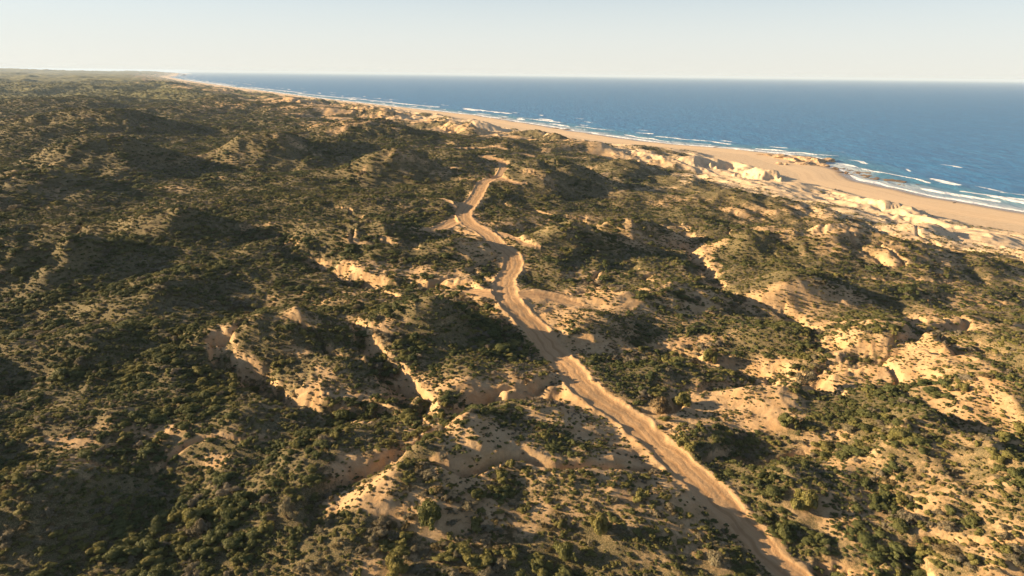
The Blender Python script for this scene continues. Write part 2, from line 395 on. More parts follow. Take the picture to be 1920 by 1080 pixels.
for (px, py, sx, sy, am) in PW:
    rng = 3 * max(sx, sy)
    m = (np.abs(X - px) < rng) & (np.abs(Y - py) < rng)
    q = ((X[m] - px) / sx) ** 2 + ((Y[m] - py) / sy) ** 2
    BARE[m] += am * (.95 if math.hypot(px, py) < 190 else .7) * np.exp(-q * 1.3) * (1 if am < 0 else .55 + .6 * sstep(-.3, .3, fbm(X[m], Y[m], 7.0, 2, 87)))
PATCHY = sstep(-.25, .3, fbm(X, Y, 9.0, 2, 86))
BARE += PROX * (.10 + .42 * PATCHY) + sstep(1.0, 1.7, SLOPE) * (.15 + .3 * PATCHY) * (1 - .75 * sstep(240, 420, np.hypot(X, Y)) * sstep(150, 300, S_IN))
coast = 1 - sstep(90, 260, S_IN + noise(X, Y, 60.0, 83) * 50)
FOOT = dune_foot(U_)
BARE += coast * 0.30 + (1 - sstep(FOOT - 5, FOOT + 40, S_IN + noise(X, Y, 25.0, 84) * 34)) * .55 + (1 - sstep(FOOT - 14, FOOT - 2, S_IN)) * 1.5
cb = sstep(350, 700, U_) * (1 - sstep(200, 480 + np.clip(U_, 0, 3000) * .06, S_IN))
BARE += cb * 1.1 * sstep(-.10, .25, fbm(X, Y, 55.0, 3, 88))
BARE = np.maximum(BARE + .45 * VERGE, TRK * 2)
BARE = np.clip(BARE, 0, 1)
PALE = 1 - sstep(110, 330, S_IN + noise(X, Y, 90.0, 85) * 60)
WET = 1 - sstep(4, 17, S_IN + noise(X, Y, 30.0, 89) * 3)
TIDE = np.clip(S_IN, 0, 60)
Z = Z + (1 - sstep(250, 500, np.hypot(X, Y))) * (1 - TRK) * np.clip(BARE, .2, 1) * fbm(X, Y, 3.2, 3, 93) * .22
# shrub-scale relief where shrubs get too small to be built one by one
D_ = np.hypot(X, Y)
RELF = sstep(900, 1800, D_) * (1 - sstep(.5, .8, BARE))
Z = Z + RELF * (np.abs(fbm(X, Y, 9.0, 2, 91)) * 1.6)

def mesh_from_grid(name, X, Y, Z, keep, attrs, mat, kind='structure'):
    nr, nt = X.shape
    idx = np.arange(nr * nt).reshape(nr, nt)
    q = np.stack([idx[:-1, :-1], idx[:-1, 1:], idx[1:, 1:], idx[1:, :-1]], -1)[keep]
    q = q[:, ::-1]
    used, inv = np.unique(q, return_inverse=True)
    inv = inv.reshape(-1)
    me = bpy.data.meshes.new(name)
    me.vertices.add(len(used))
    co = np.stack([X.ravel()[used], Y.ravel()[used], Z.ravel()[used]], -1).astype(np.float32)
    me.vertices.foreach_set('co', co.ravel())
    nq = len(q)
    me.loops.add(nq * 4); me.loops.foreach_set('vertex_index', inv.astype(np.int32))
    me.polygons.add(nq)
    me.polygons.foreach_set('loop_start', np.arange(0, nq * 4, 4, dtype=np.int32))
    me.polygons.foreach_set('use_smooth', np.ones(nq, dtype=bool))
    for an, arr in attrs.items():
        a = me.attributes.new(an, 'FLOAT', 'POINT')
        a.data.foreach_set('value', arr.ravel()[used].astype(np.float32))
    me.update(calc_edges=True)
    me.materials.append(mat)
    o = bpy.data.objects.new(name, me); COL.objects.link(o)
    o['kind'] = kind
    return o

# ------------------------------------------------------------------ material helpers
def new_mat(name):
    m = bpy.data.materials.new(name); m.use_nodes = True
    nt = m.node_tree; nt.nodes.clear()
    out = nt.nodes.new('ShaderNodeOutputMaterial'); b = nt.nodes.new('ShaderNodeBsdfPrincipled')
    nt.links.new(b.outputs[0], out.inputs['Surface'])
    b.inputs['Roughness'].default_value = 0.9
    b.inputs['Specular IOR Level'].default_value = 0.2
    return m, nt, b
def N(nt, t, **kw):
    n = nt.nodes.new(t)
    for k, v in kw.items():
        if k.startswith('i_'):
            n.inputs[k[2:].replace('_', ' ')].default_value = v
        else:
            setattr(n, k, v)
    return n
def attr(nt, name):
    return N(nt, 'ShaderNodeAttribute', attribute_name=name).outputs['Fac']
def mix(nt, f, a, b, bt='MIX'):
    n = nt.nodes.new('ShaderNodeMix'); n.data_type = 'RGBA'; n.blend_type = bt
    for s, v in ((0, f), (6, a), (7, b)):
        if hasattr(v, 'is_output'): nt.links.new(v, n.inputs[s])
        else: n.inputs[s].default_value = v if s == 0 else (tuple(v) + (1,) if len(v) == 3 else v)
    return n.outputs[2]
def math_(nt, op, a, b=0.0, c=0.0, clamp=False):
    n = nt.nodes.new('ShaderNodeMath'); n.operation = op; n.use_clamp = clamp
    for i, v in enumerate((a, b, c)):
        if hasattr(v, 'is_output'): nt.links.new(v, n.inputs[i])
        else: n.inputs[i].default_value = v
    return n.outputs[0]
def ramp(nt, v, a, b):
    n = nt.nodes.new('ShaderNodeMapRange'); n.interpolation_type = 'SMOOTHSTEP'
    nt.links.new(v, n.inputs[0]); n.inputs[1].default_value = a; n.inputs[2].default_value = b
    return n.outputs[0]
def tex(nt, scale, detail=4, rough=.6, vec=None):
    n = N(nt, 'ShaderNodeTexNoise'); n.inputs['Scale'].default_value = scale
    n.inputs['Detail'].default_value = detail; n.inputs['Roughness'].default_value = rough
    if vec is None:
        g = nt.nodes.new('ShaderNodeNewGeometry'); vec = g.outputs['Position']
    nt.links.new(vec, n.inputs['Vector'])
    return n.outputs['Fac']

# ground: sand, litter and low herbs
gm, nt, b = new_mat('ground_soil')
bare, pale, wet, trk, lat = (attr(nt, k) for k in ('bare', 'pale', 'wet', 'trk', 'lat'))
n_big = tex(nt, 0.05, 3); n_mid = tex(nt, 0.35, 5); n_fine = tex(nt, 2.2, 6, .7); n_tiny = tex(nt, 9.0, 3, .7)
orange = mix(nt, ramp(nt, n_mid, .35, .65), (.42, .275, .135), (.49, .345, .19))
palec = mix(nt, ramp(nt, n_mid, .35, .65), (.62, .46, .285), (.70, .55, .36))
sand = mix(nt, ramp(nt, math_(nt, 'ADD', pale, math_(nt, 'MULTIPLY', math_(nt, 'SUBTRACT', n_big, .5), .7)), .25, .85), orange, palec)
red = mix(nt, math_(nt, 'MULTIPLY', ramp(nt, tex(nt, .12, 4), .55, .72), math_(nt, 'SUBTRACT', 1.0, pale), clamp=True), sand, (.32, .155, .07))
sand = mix(nt, .22, sand, red)
sand = mix(nt, math_(nt, 'MULTIPLY', ramp(nt, n_tiny, .60, .68), .6), sand, (.15, .10, .055))
sand = mix(nt, math_(nt, 'MULTIPLY', ramp(nt, n_fine, .38, .62), .30), sand, (.26, .17, .095))
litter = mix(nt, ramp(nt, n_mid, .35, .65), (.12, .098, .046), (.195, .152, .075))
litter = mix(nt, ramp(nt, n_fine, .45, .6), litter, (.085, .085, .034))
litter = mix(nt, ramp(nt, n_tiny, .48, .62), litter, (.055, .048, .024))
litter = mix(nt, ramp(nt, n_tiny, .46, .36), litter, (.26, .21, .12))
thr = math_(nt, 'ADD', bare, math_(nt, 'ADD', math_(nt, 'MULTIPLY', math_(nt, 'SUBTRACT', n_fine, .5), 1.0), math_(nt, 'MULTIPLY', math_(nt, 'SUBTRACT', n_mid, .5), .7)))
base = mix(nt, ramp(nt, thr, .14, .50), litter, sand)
# distant scrub canopy reads through colour of the leaves themselves
geo = nt.nodes.new('ShaderNodeNewGeometry')
far = attr(nt, 'relf')
canopy = mix(nt, ramp(nt, tex(nt, .09, 6, .75), .4, .62), (.085, .095, .030), (.20, .17, .062))
canopy = mix(nt, ramp(nt, tex(nt, .6, 3, .7), .42, .62), canopy, (.10, .105, .035))
base = mix(nt, far, base, canopy)
# track: compacted pale centre, wheel lines that run along it
g2 = N(nt, 'ShaderNodeCombineXYZ')
nt.links.new(math_(nt, 'MULTIPLY', lat, 1.0), g2.inputs[0])
sp = N(nt, 'ShaderNodeSeparateXYZ'); nt.links.new(geo.outputs['Position'], sp.inputs[0])
nt.links.new(math_(nt, 'MULTIPLY', sp.outputs[1], .035), g2.inputs[1])
stripes = tex(nt, 3.6, 4, .7, g2.outputs[0])
rutm = math_(nt, 'SUBTRACT', 1.0, ramp(nt, math_(nt, 'ABSOLUTE', math_(nt, 'SUBTRACT', math_(nt, 'ABSOLUTE', math_(nt, 'ADD', lat, math_(nt, 'MULTIPLY', n_mid, .5))), 1.05)), .12, .42))
tcol = mix(nt, ramp(nt, stripes, .34, .66), (.42, .262, .13), (.47, .31, .165))
tcol = mix(nt, math_(nt, 'MULTIPLY', rutm, .5), tcol, (.27, .155, .07))
tcol = mix(nt, math_(nt, 'MULTIPLY', ramp(nt, n_mid, .5, .7), .5), tcol, (.29, .175, .085))
base = mix(nt, trk, base, tcol)
tide = attr(nt, 'tide')
tl = N(nt, 'ShaderNodeCombineXYZ'); nt.links.new(math_(nt, 'MULTIPLY', tide, .35), tl.inputs[0]); nt.links.new(math_(nt, 'MULTIPLY', sp.outputs[1], .012), tl.inputs[1])
tn = tex(nt, 1.0, 4, .6, tl.outputs[0])
inb = math_(nt, 'MULTIPLY', math_(nt, 'LESS_THAN', tide, 58.0), math_(nt, 'MULTIPLY', ramp(nt, tn, .48, .62), .26))
base = mix(nt, math_(nt, 'MULTIPLY', math_(nt, 'LESS_THAN', tide, 59.0), .55), base, (.76, .56, .34))
base = mix(nt, inb, base, (.46, .32, .185))
base = mix(nt, wet, base, (.22, .165, .11))
nt.links.new(base, b.inputs['Base Color'])
nt.links.new(math_(nt, 'SUBTRACT', .95, math_(nt, 'MULTIPLY', wet, .72)), b.inputs['Roughness'])
bp = N(nt, 'ShaderNodeBump'); bp.inputs['Distance'].default_value = 0.35; bp.inputs['Strength'].default_value = 0.6
hgt = math_(nt, 'ADD', math_(nt, 'MULTIPLY', n_fine, .7), math_(nt, 'ADD', math_(nt, 'MULTIPLY', n_tiny, .3), math_(nt, 'MULTIPLY', math_(nt, 'MULTIPLY', stripes, trk), .2)))
nt.links.new(math_(nt, 'MULTIPLY', hgt, math_(nt, 'SUBTRACT', 1.0, math_(nt, 'MULTIPLY', math_(nt, 'MAXIMUM', wet, pale), .6))), bp.inputs['Height'])
nt.links.new(bp.outputs[0], b.inputs['Normal'])

A = dict(bare=BARE, pale=PALE, wet=WET, trk=TRK, lat=np.clip(LAT, -6, 6), relf=RELF, tide=TIDE)
fc = lambda a: (a[:-1, :-1] + a[1:, :-1] + a[:-1, 1:] + a[1:, 1:]) / 4
k_track = fc(TRK) > 0.5
k_sea = fc(S_IN) < -60
k_beach = (fc(S_IN - FOOT) < 0) & ~k_track & ~k_sea
ground = mesh_from_grid('ground', X, Y, Z, ~k_track & ~k_beach & ~k_sea, A, gm)
track = mesh_from_grid('dirt_track', X, Y, Z, k_track, A, gm)
beach = mesh_from_grid('beach', X, Y, Z, k_beach, A, gm)

# ------------------------------------------------------------------ sea
FOAM_PX = [  # polylines of broken water: px, py, half width m, strength
 [(1766, 309, 2.0, .9), (1782, 311, 3.0, 1), (1800, 315, 2.0, .9)],
 [(1748, 335, 2.0, 1), (1765, 341, 3.5, 1), (1795, 348, 3.0, 1)],
 [(1805, 359, 2, 1), (1850, 367, 3, 1), (1900, 377, 3, 1), (1960, 389, 3, 1)],
 [(1615, 318, 1.6, .7), (1660, 326, 2.2, 1), (1700, 333, 2.2, .9), (1740, 343, 1.6, .8)],
 [(1880, 362, 2, .7), (1930, 368, 2, .8)],
 [(1360, 277, 3, .9), (1385, 280, 4, 1), (1410, 283, 3, .9)],
 [(1460, 287, 3, 1), (1500, 287, 3, .8), (1530, 291, 3, .9), (1570, 293, 2, .7)],
 [(1575, 310, 3, .8), (1610, 316, 2, .6)],
 [(1195, 249, 3, .9), (1220, 251, 3, .9)],
 [(1080, 237, 4, .8), (1120, 242, 4, .9), (1150, 245, 3, .8)],
 [(870, 203, 6, .8), (910, 208, 7, 1), (955, 213, 5, .9)], [(975, 221, 5, .8), (1050, 230, 5, .8)],
 [(1080, 222, 3, .8), (1092, 223, 3, .8)], [(650, 183, 6, .7), (740, 193, 7, .9), (820, 201, 6, .8)],
 [(560, 175, 7, .8), (620, 181, 7, .9), (660, 185, 6, .7)], [(450, 163, 9, .8), (520, 169, 9, .9), (570, 174, 8, .7)],
 [(350, 149, 14, .8), (400, 156, 12, .9), (440, 161, 10, .8)], [(1230, 256, 3, .7), (1300, 263, 3, .8), (1350, 268, 3, .7)],
 [(1330, 264, 2, .6), (1380, 268, 2, .6)], [(700, 184, 4, .7), (712, 185, 4, .7)], [(720, 186, 4, .6), (735, 187, 4, .6)],
]
th2 = np.radians(np.linspace(-42, 75, 1500))
R2 = np.concatenate([np.linspace(60, 280, 60, endpoint=False), 280 * np.exp(np.linspace(0, math.log(2600 / 280), 760, endpoint=False)), 2600 * np.exp(np.linspace(0, math.log(45000 / 2600), 200))])
XS = R2[:, None] * np.sin(th2)[None, :]; YS = R2[:, None] * np.cos(th2)[None, :]
s2, u2, v2 = inland(XS, YS)
dsea = -s2
foam = np.zeros_like(XS); crest = np.zeros_like(XS)
wob = noise(u2, v2, 14.0, 101) * 3
for g in FOAM_PX:
    P = catmull([at_z(px, py, 0.3)[:2] + (hw * 1.35, st) for (px, py, hw, st) in g], 5)
    D, S, (hw, st), L = line_dist(XS + wob * .3, YS + wob * .3, P, 60.0)
    front = noise(u2, v2, 9.0, 103) * .5
    q = D / np.maximum(hw * (1.0 + front), .6)
    foam = np.maximum(foam, st * np.exp(-q ** 2))
    foam = np.maximum(foam, .42 * st * np.exp(-((D) / (hw * 4.5)) ** 2) * (S != 0))
    crest += 0.8 * np.exp(-(D / (hw * 1.6)) ** 2)
dd = dsea + noise(u2, v2, 45.0, 105) * 7
scale_far = 1 + np.clip(u2, 0, 6000) * 0.0010
foam = np.maximum(foam, .95 * np.exp(-((dd - 2.0) / (3.0 * scale_far)) ** 2))
pat = sstep(0.0, .35, noise(u2, v2 * 3, 70.0, 106) + .12)
foam = np.maximum(foam, .85 * pat * np.exp(-((dd - 17 * scale_far) / (3.6 * scale_far)) ** 2))
pat = sstep(0.05, .35, noise(u2, v2 * 3, 90.0, 107))
foam = np.maximum(foam, .8 * pat * np.exp(-((dd - 36 * scale_far) / (3.2 * scale_far)) ** 2))
foam = np.maximum(foam, .43 * (1 - sstep(6, 42, dd)))
pat = sstep(0.1, .4, noise(u2, v2 * 3, 60.0, 110))
foam = np.maximum(foam, .7 * pat * np.exp(-((dd - 55 * scale_far) / (2.2 * scale_far)) ** 2))
shal = 1 - np.clip(dsea + noise(u2, v2, 30.0, 111) * 8, 0, 90) / 90
near = 1 - sstep(1200, 2600, np.hypot(XS, YS))
ZS = near * (0.35 * np.sin(v2 / 5.5 + noise(u2, v2, 60.0, 108) * 5) * (1 - sstep(60, 420, dsea)) + 0.12 * noise(XS, YS, 6.0, 109)) * sstep(0, 20, dsea) + crest * near
k = (fc(s2) < 14)
wm, nt, b = new_mat('sea_water')
foamA, shA = attr(nt, 'foam'), attr(nt, 'shallow')
geo = nt.nodes.new('ShaderNodeNewGeometry')
mp = N(nt, 'ShaderNodeMapping'); nt.links.new(geo.outputs['Position'], mp.inputs[0])
mp.inputs['Rotation'].default_value = (0, 0, -CA); mp.inputs['Scale'].default_value = (1.0, .33, 1)
w1 = tex(nt, .12, 5, .6, mp.outputs[0]); w2 = tex(nt, .9, 4, .6, mp.outputs[0]); w0 = tex(nt, .02, 4, .6, mp.outputs[0])
mp2 = N(nt, 'ShaderNodeMapping'); nt.links.new(geo.outputs['Position'], mp2.inputs[0])
mp2.inputs['Rotation'].default_value = (0, 0, -CA); mp2.inputs['Scale'].default_value = (.05, .006, 1)
w3 = tex(nt, 1.0, 4, .55, mp2.outputs[0])
deep = mix(nt, ramp(nt, w0, .4, .6), (.009, .125, .29), (.013, .15, .33))
deep = mix(nt, math_(nt, 'MULTIPLY', ramp(nt, w3, .42, .62), .5), deep, (.02, .20, .38))
deep = mix(nt, ramp(nt, w1, .42, .62), deep, (.009, .11, .25))
sh = mix(nt, ramp(nt, shA, .05, .7), deep, (.035, .17, .24))
sh = mix(nt, ramp(nt, shA, .62, .92), sh, (.40, .45, .44))
fn = tex(nt, .55, 6, .7); fn2 = tex(nt, .16, 4, .6)
fth = math_(nt, 'ADD', foamA, math_(nt, 'MULTIPLY', math_(nt, 'SUBTRACT', math_(nt, 'ADD', math_(nt, 'MULTIPLY', fn, .6), math_(nt, 'MULTIPLY', fn2, .4)), .5), 1.05))
fm = ramp(nt, fth, .42, .62)
fm = math_(nt, 'MULTIPLY', fm, ramp(nt, foamA, .05, .3))
col = mix(nt, fm, sh, (.80, .82, .82))
nt.links.new(col, b.inputs['Base Color'])
b.inputs['IOR'].default_value = 1.33; b.inputs['Specular IOR Level'].default_value = .0
nt.links.new(math_(nt, 'ADD', .22, math_(nt, 'MULTIPLY', fm, .6)), b.inputs['Roughness'])
bp = N(nt, 'ShaderNodeBump'); bp.inputs['Distance'].default_value = 1.0; bp.inputs['Strength'].default_value = 0.9
nt.links.new(math_(nt, 'ADD', math_(nt, 'MULTIPLY', w1, 3.0), math_(nt, 'ADD', math_(nt, 'MULTIPLY', w2, .6), math_(nt, 'MULTIPLY', fm, .25))), bp.inputs['Height'])
nt.links.new(bp.outputs[0], b.inputs['Normal'])
gl = N(nt, 'ShaderNodeBsdfGlossy'); gl.inputs['Roughness'].default_value = .38; nt.links.new(bp.outputs[0], gl.inputs['Normal'])
gl.inputs['Color'].default_value = (.75, .88, 1, 1)
ms = N(nt, 'ShaderNodeMixShader'); nt.links.new(math_(nt, 'MULTIPLY', math_(nt, 'SUBTRACT', 1.0, fm), .30), ms.inputs[0])
out = [n for n in nt.nodes if n.type == 'OUTPUT_MATERIAL'][0]
nt.links.new(b.outputs[0], ms.inputs[1]); nt.links.new(gl.outputs[0], ms.inputs[2]); nt.links.new(ms.outputs[0], out.inputs[0])
sea = mesh_from_grid('sea', XS, YS, ZS, k, dict(foam=foam, shallow=shal), wm)

# ------------------------------------------------------------------ shrubs
def leaf_mat(name, c1, c2, c3, tip=0.0):
    m, nt, b = new_mat(name)
    oi = N(nt, 'ShaderNodeObjectInfo')
    rnd = oi.outputs['Random']
    geo = nt.nodes.new('ShaderNodeNewGeometry')
    c = mix(nt, ramp(nt, rnd, 0, .7), c1, c2)
    c = mix(nt, ramp(nt, math_(nt, 'FRACT', math_(nt, 'MULTIPLY', rnd, 7.31)), .72, .95), c, c3)
    pn = tex(nt, 1.3, 4, .7)
    c = mix(nt, ramp(nt, pn, .38, .66), c, mix(nt, .5, c2, c3))
    var = attr(nt, 'leafvar')
    c = mix(nt, math_(nt, 'MULTIPLY', var, .75), c, mix(nt, .5, c2, c3))
    big = tex(nt, .02, 3, .6)
    c = mix(nt, math_(nt, 'MULTIPLY', ramp(nt, big, .42, .62), .32), c, (.17, .155, .05))
    nt.links.new(c, b.inputs['Base Color'])
    b.inputs['Roughness'].default_value = .7
    b.inputs['Specular IOR Level'].default_value = .25
    tr = N(nt, 'ShaderNodeBsdfTranslucent'); nt.links.new(c, tr.inputs[0])
    ms = N(nt, 'ShaderNodeMixShader'); ms.inputs[0].default_value = .26
    out = [n for n in nt.nodes if n.type == 'OUTPUT_MATERIAL'][0]
    nt.links.new(b.outputs[0], ms.inputs[1]); nt.links.new(tr.outputs[0], ms.inputs[2]); nt.links.new(ms.outputs[0], out.inputs[0])
    return m
LM = {
 'dark': leaf_mat('dark_green_leaves', (.044, .072, .028), (.078, .104, .038), (.155, .158, .052)),
 'olive': leaf_mat('olive_leaves', (.155, .168, .048), (.195, .190, .058), (.24, .21, .07)),
 'grey': leaf_mat('silver_grey_leaves', (.16, .15, .10), (.22, .20, .145), (.26, .21, .15)),
 'brown': leaf_mat('dry_brown_leaves', (.12, .095, .050), (.16, .12, .06), (.21, .155, .08)),
}
twig, nt, b = new_mat('twig_bark')
nt.links.new(mix(nt, ramp(nt, tex(nt, 6.0), .4, .6), (.09, .065, .045), (.17, .135, .10)), b.inputs['Base Color'])

def shrub_meshes(name, seed, kind, R, H, nl, leaf, twiggy):
    """one shrub: leaf clumps spread over uneven lobes, on a fan of branches"""
    rs = np.random.RandomState(seed)
    lobes = []
    for i in range(rs.randint(12, 24)):
        a = rs.uniform(0, 6.283); rr = R * 0.95 * rs.uniform(0, 1) ** .7 * (.75 + .35 * math.sin(2 * a + seed) + .15 * math.sin(3 * a + seed * 2))
        lr = R * (.14 + .34 * rs.uniform() ** 1.6) * (1.0 - .3 * rr / R)
        hz = H * rs.uniform(.45, .95) * (1 - .45 * (rr / R) ** 2) - lr * .5
        lobes.append((rr * math.cos(a), rr * math.sin(a), max(hz, lr * .25), lr))
    V = []; Fc = []; var = []
    tot = sum(l[3] ** 2 for l in lobes)
    for (lx, ly, lz, lr) in lobes:
        n = int(nl * lr ** 2 / tot)
        sub = rs.normal(size=(max(5, int(14 * lr / R * 2)), 3)); sub /= np.linalg.norm(sub, axis=1)[:, None]
        sub[:, 2] = np.abs(sub[:, 2]) * .9 - .1
        for j in range(n):
            c = sub[rs.randint(len(sub))]
            dv = c + rs.normal(size=3) * .34
            dv /= np.linalg.norm(dv)
            if dv[2] < -.45: dv[2] *= -.5
            clump = 1.0 + .16 * (np.dot(dv, c) - .85) * 4
            rad = lr * clump * rs.uniform(.78, 1.10)
            p = np.array([lx, ly, lz]) + dv * rad * np.array([1, 1, .85])
            if p[2] < .02: p[2] = rs.uniform(.02, .2) * H * .5
            nrm = dv + rs.normal(size=3) * .34; nrm /= np.linalg.norm(nrm)
            t1 = np.cross(nrm, rs.normal(size=3)); t1 /= np.linalg.norm(t1) + 1e-9
            t2 = np.cross(nrm, t1)
            s = leaf * rs.uniform(.6, 1.3)
            t1 = t1 * s; t2 = t2 * s * rs.uniform(.45, .8)
            i0 = len(V)
            V += [p - t1, p - t2 * .9 + nrm * s * .12, p + t1, p + t2 * .9 + nrm * s * .12]
            Fc.append((i0, i0 + 1, i0 + 2, i0 + 3))
            var += [rs.uniform(0, 1)] * 4
    # leafy inner mass of every lobe keeps light from passing straight through
    for (lx, ly, lz, lr) in ([] if twiggy else lobes):
        i0 = len(V); rws, cls = 4, 7
        for a in range(rws + 1):
            ph = math.pi * .5 - a / rws * math.pi * .75
            for bq in range(cls):
                al = 6.283 * bq / cls + a
                k_ = .70 * lr * rs.uniform(.85, 1.1)
                V.append(np.array([lx + k_ * math.cos(ph) * math.cos(al), ly + k_ * math.cos(ph) * math.sin(al), max(lz + k_ * math.sin(ph) * .85, 0.0)])); var.append(0)
        for a in range(rws):
            for bq in range(cls):
                Fc.append((i0 + a * cls + bq, i0 + a * cls + (bq + 1) % cls, i0 + (a + 1) * cls + (bq + 1) % cls, i0 + (a + 1) * cls + bq))
    if twiggy:       # bare twig ends stick out between the leaves
        pass
    me = bpy.data.meshes.new(name + '_foliage')
    me.from_pydata([tuple(v) for v in V], [], Fc)
    at = me.attributes.new('leafvar', 'FLOAT', 'POINT'); at.data.foreach_set('value', np.array(var, np.float32))
    me.materials.append(LM[kind])
    me.update()
    # branches: tapered three-sided stems that fan out from the root
    V = []; Fc = []
    for i in range(9 + twiggy * 60):
        lx, ly, lz, lr = lobes[i % len(lobes)]
        tip = np.array([lx, ly, lz]) * (1.0 if not twiggy else rs.uniform(1.0, 1.25)) + rs.normal(size=3) * lr * .45
        tip[2] = max(tip[2], .15) + lr * (.5 if twiggy else .1)
        root = np.array([rs.normal() * .06 * R, rs.normal() * .06 * R, -.12]); midp = (root + tip) / 2 + rs.normal(size=3) * .08 * R
        rad = R * (.018 if twiggy else .022)
        ring = []
        for q, (pt, rr) in enumerate(((root, rad), (midp, rad * .65), (tip, rad * .25))):
            i0 = len(V)
            for c in range(3):
                a = 2.094 * c
                V.append(pt + np.array([math.cos(a) * rr, math.sin(a) * rr, 0]))
            ring.append(i0)
        for q in range(2):
            for c in range(3):
                Fc.append((ring[q] + c, ring[q] + (c + 1) % 3, ring[q + 1] + (c + 1) % 3, ring[q + 1] + c))
    mb = bpy.data.meshes.new(name + '_branches')
    mb.from_pydata([tuple(v) for v in V], [], Fc); mb.materials.append(twig); mb.update()
    return me, mb

SPEC = []   # (kind, foliage mesh, branch mesh)
defs = [('dark', 3, 1.25, 1.25, 3600, .075, 0), ('dark', 4, 1.35, 1.05, 3600, .072, 0), ('dark', 5, 1.15, 1.35, 3200, .08, 0), ('dark', 6, 1.5, .95, 3800, .072, 0),
        ('olive', 7, 1.15, 1.15, 3200, .072, 0), ('olive', 8, 1.3, .95, 3300, .072, 0), ('olive', 9, 1.0, .85, 2600, .065, 0),
        ('grey', 10, 1.15, 1.2, 2600, .06, 1), ('grey', 11, 1.0, .85, 2200, .058, 1),
        ('brown', 12, .95, .8, 2000, .06, 1), ('brown', 13, 1.2, .7, 2200, .06, 1)]
for (k_, sd, R, Hh, nl, lf, tw) in defs:
    SPEC.append((k_,) + shrub_meshes('shrub', sd, k_, R, Hh, nl, lf, tw))
KI = {k_: [i for i, s in enumerate(SPEC) if s[0] == k_] for k_ in ('dark', 'olive', 'grey', 'brown')}

def lookup(arr, x, y):
    r = np.hypot(x, y); t = np.degrees(np.arctan2(x, y))
    fi = np.interp(r, RR, np.arange(NR)); fj = np.interp(t, th, np.arange(NT))
    i = np.clip(fi.astype(int), 0, NR - 2); j = np.clip(fj.astype(int), 0, NT - 2)
    a = fi - i; b_ = fj - j
    return (arr[i, j] * (1 - a) * (1 - b_) + arr[i + 1, j] * a * (1 - b_) + arr[i, j + 1] * (1 - a) * b_ + arr[i + 1, j + 1] * a * b_)

rs = np.random.RandomState(77)
def scatter(r0, r1, step, seed, half=47):
    rs = np.random.RandomState(seed)
    xs = np.arange(-r1, r1, step); ys = np.arange(0, r1, step)
    gx, gy = np.meshgrid(xs, ys)
    gx = gx.ravel(); gy = gy.ravel()
    gx = gx + rs.uniform(-.5, .5, gx.size) * step; gy = gy + rs.uniform(-.5, .5, gy.size) * step
    r = np.hypot(gx, gy); t = np.degrees(np.arctan2(gx, gy))
    lim = np.minimum(half + (700 if r1 <= 350 else 2500) / r * (1 if r1 <= 1500 else .3), 73)
    m = (r > r0) & (r < r1) & (np.abs(t) < lim)
    return gx[m], gy[m]

PT = []
def band(r0, r1, step, seed, smin, smax, thin=1.0, flat=1.0, half=43):
    gx, gy = scatter(r0, r1, step, seed, half)
    rs = np.random.RandomState(seed + 1000)
    br = lookup(BARE, gx, gy); tk = lookup(TRK, gx, gy); si = lookup(S_IN, gx, gy)
    clump = fbm(gx, gy, 7.0, 2, 201) * .35
    pr = thin * (1 - sstep(.36, 1.02, br + clump * 1.3)) * (1 - sstep(.85, 1.0, br))
    near_tr = tk > .04
    m = (rs.uniform(size=gx.size) < pr) & ~near_tr & (si > dune_foot(uv(gx, gy)[0]) + 3)
    gx, gy, br = gx[m], gy[m], br[m]
    z = lookup(Z, gx, gy)
    u = rs.uniform(size=gx.size) * (.72 + .28 * sstep(-.2, .3, noise(gx, gy, 15.0, 213)))
    s = smin + (smax - smin) * 1.15 * u ** 2.6
    s *= 1 - .45 * sstep(.3, .8, br)
    s *= 1 + .55 * (rs.uniform(size=gx.size) < .035)
    s *= .5 + .5 * sstep(130, 420, lookup(S_IN, gx, gy))
    sel = noise(gx, gy, 26.0, 211) * 1.1 + noise(gx, gy, 8.0, 212) * .8 + rs.normal(size=gx.size) * .28 + (br - .3) * .8
    sel += .25 * (rs.uniform(size=gx.size) < .12)
    sel += sstep(150, 340, lookup(S_IN, gx, gy)) * -.0 + (1 - sstep(80, 260, lookup(S_IN, gx, gy))) * .35
    kind = np.zeros(gx.size, int)
    rr = rs.uniform(size=gx.size)
    idx = np.zeros(gx.size, int)
    dk = sel < .12; ol = (sel >= .12) & (sel < .62); gr = (sel >= .62)
    dkr = rs.randint(0, 100, gx.size)
    idx = np.where(dk, np.array(KI['dark'])[dkr % 4], np.where(ol, np.array(KI['olive'])[dkr % 3], np.where(rr < .5, np.array(KI['grey'])[dkr % 2], np.array(KI['brown'])[dkr % 2])))
    swap = rs.uniform(size=gx.size)
    idx = np.where(swap < .14, np.array(KI['grey'])[dkr % 2], idx)
    idx = np.where((swap > .90), np.array(KI['olive'])[dkr % 3], idx)
    sx = s * rs.uniform(.65, 1.45, gx.size); sy = s * rs.uniform(.8, 1.25, gx.size); sz = s * rs.uniform(.6, 1.05, gx.size) * flat
    rot = rs.uniform(0, 6.283, gx.size)
    PT.append(np.column_stack([gx, gy, z - .06 * s, rot, sx, sy, sz, idx]))
band(24, 150, .92, 1, .20, 1.18, flat=.92)
band(150, 330, 1.25, 2, .28, 1.32, flat=.82)
band(330, 700, 1.95, 3, .5, 1.9, flat=.68)
band(700, 1500, 3.8, 4, 1.2, 2.9, flat=.55)
band(1500, 3200, 9.0, 5, 2.2, 4.2, flat=.42)
ALL = np.vstack(PT)

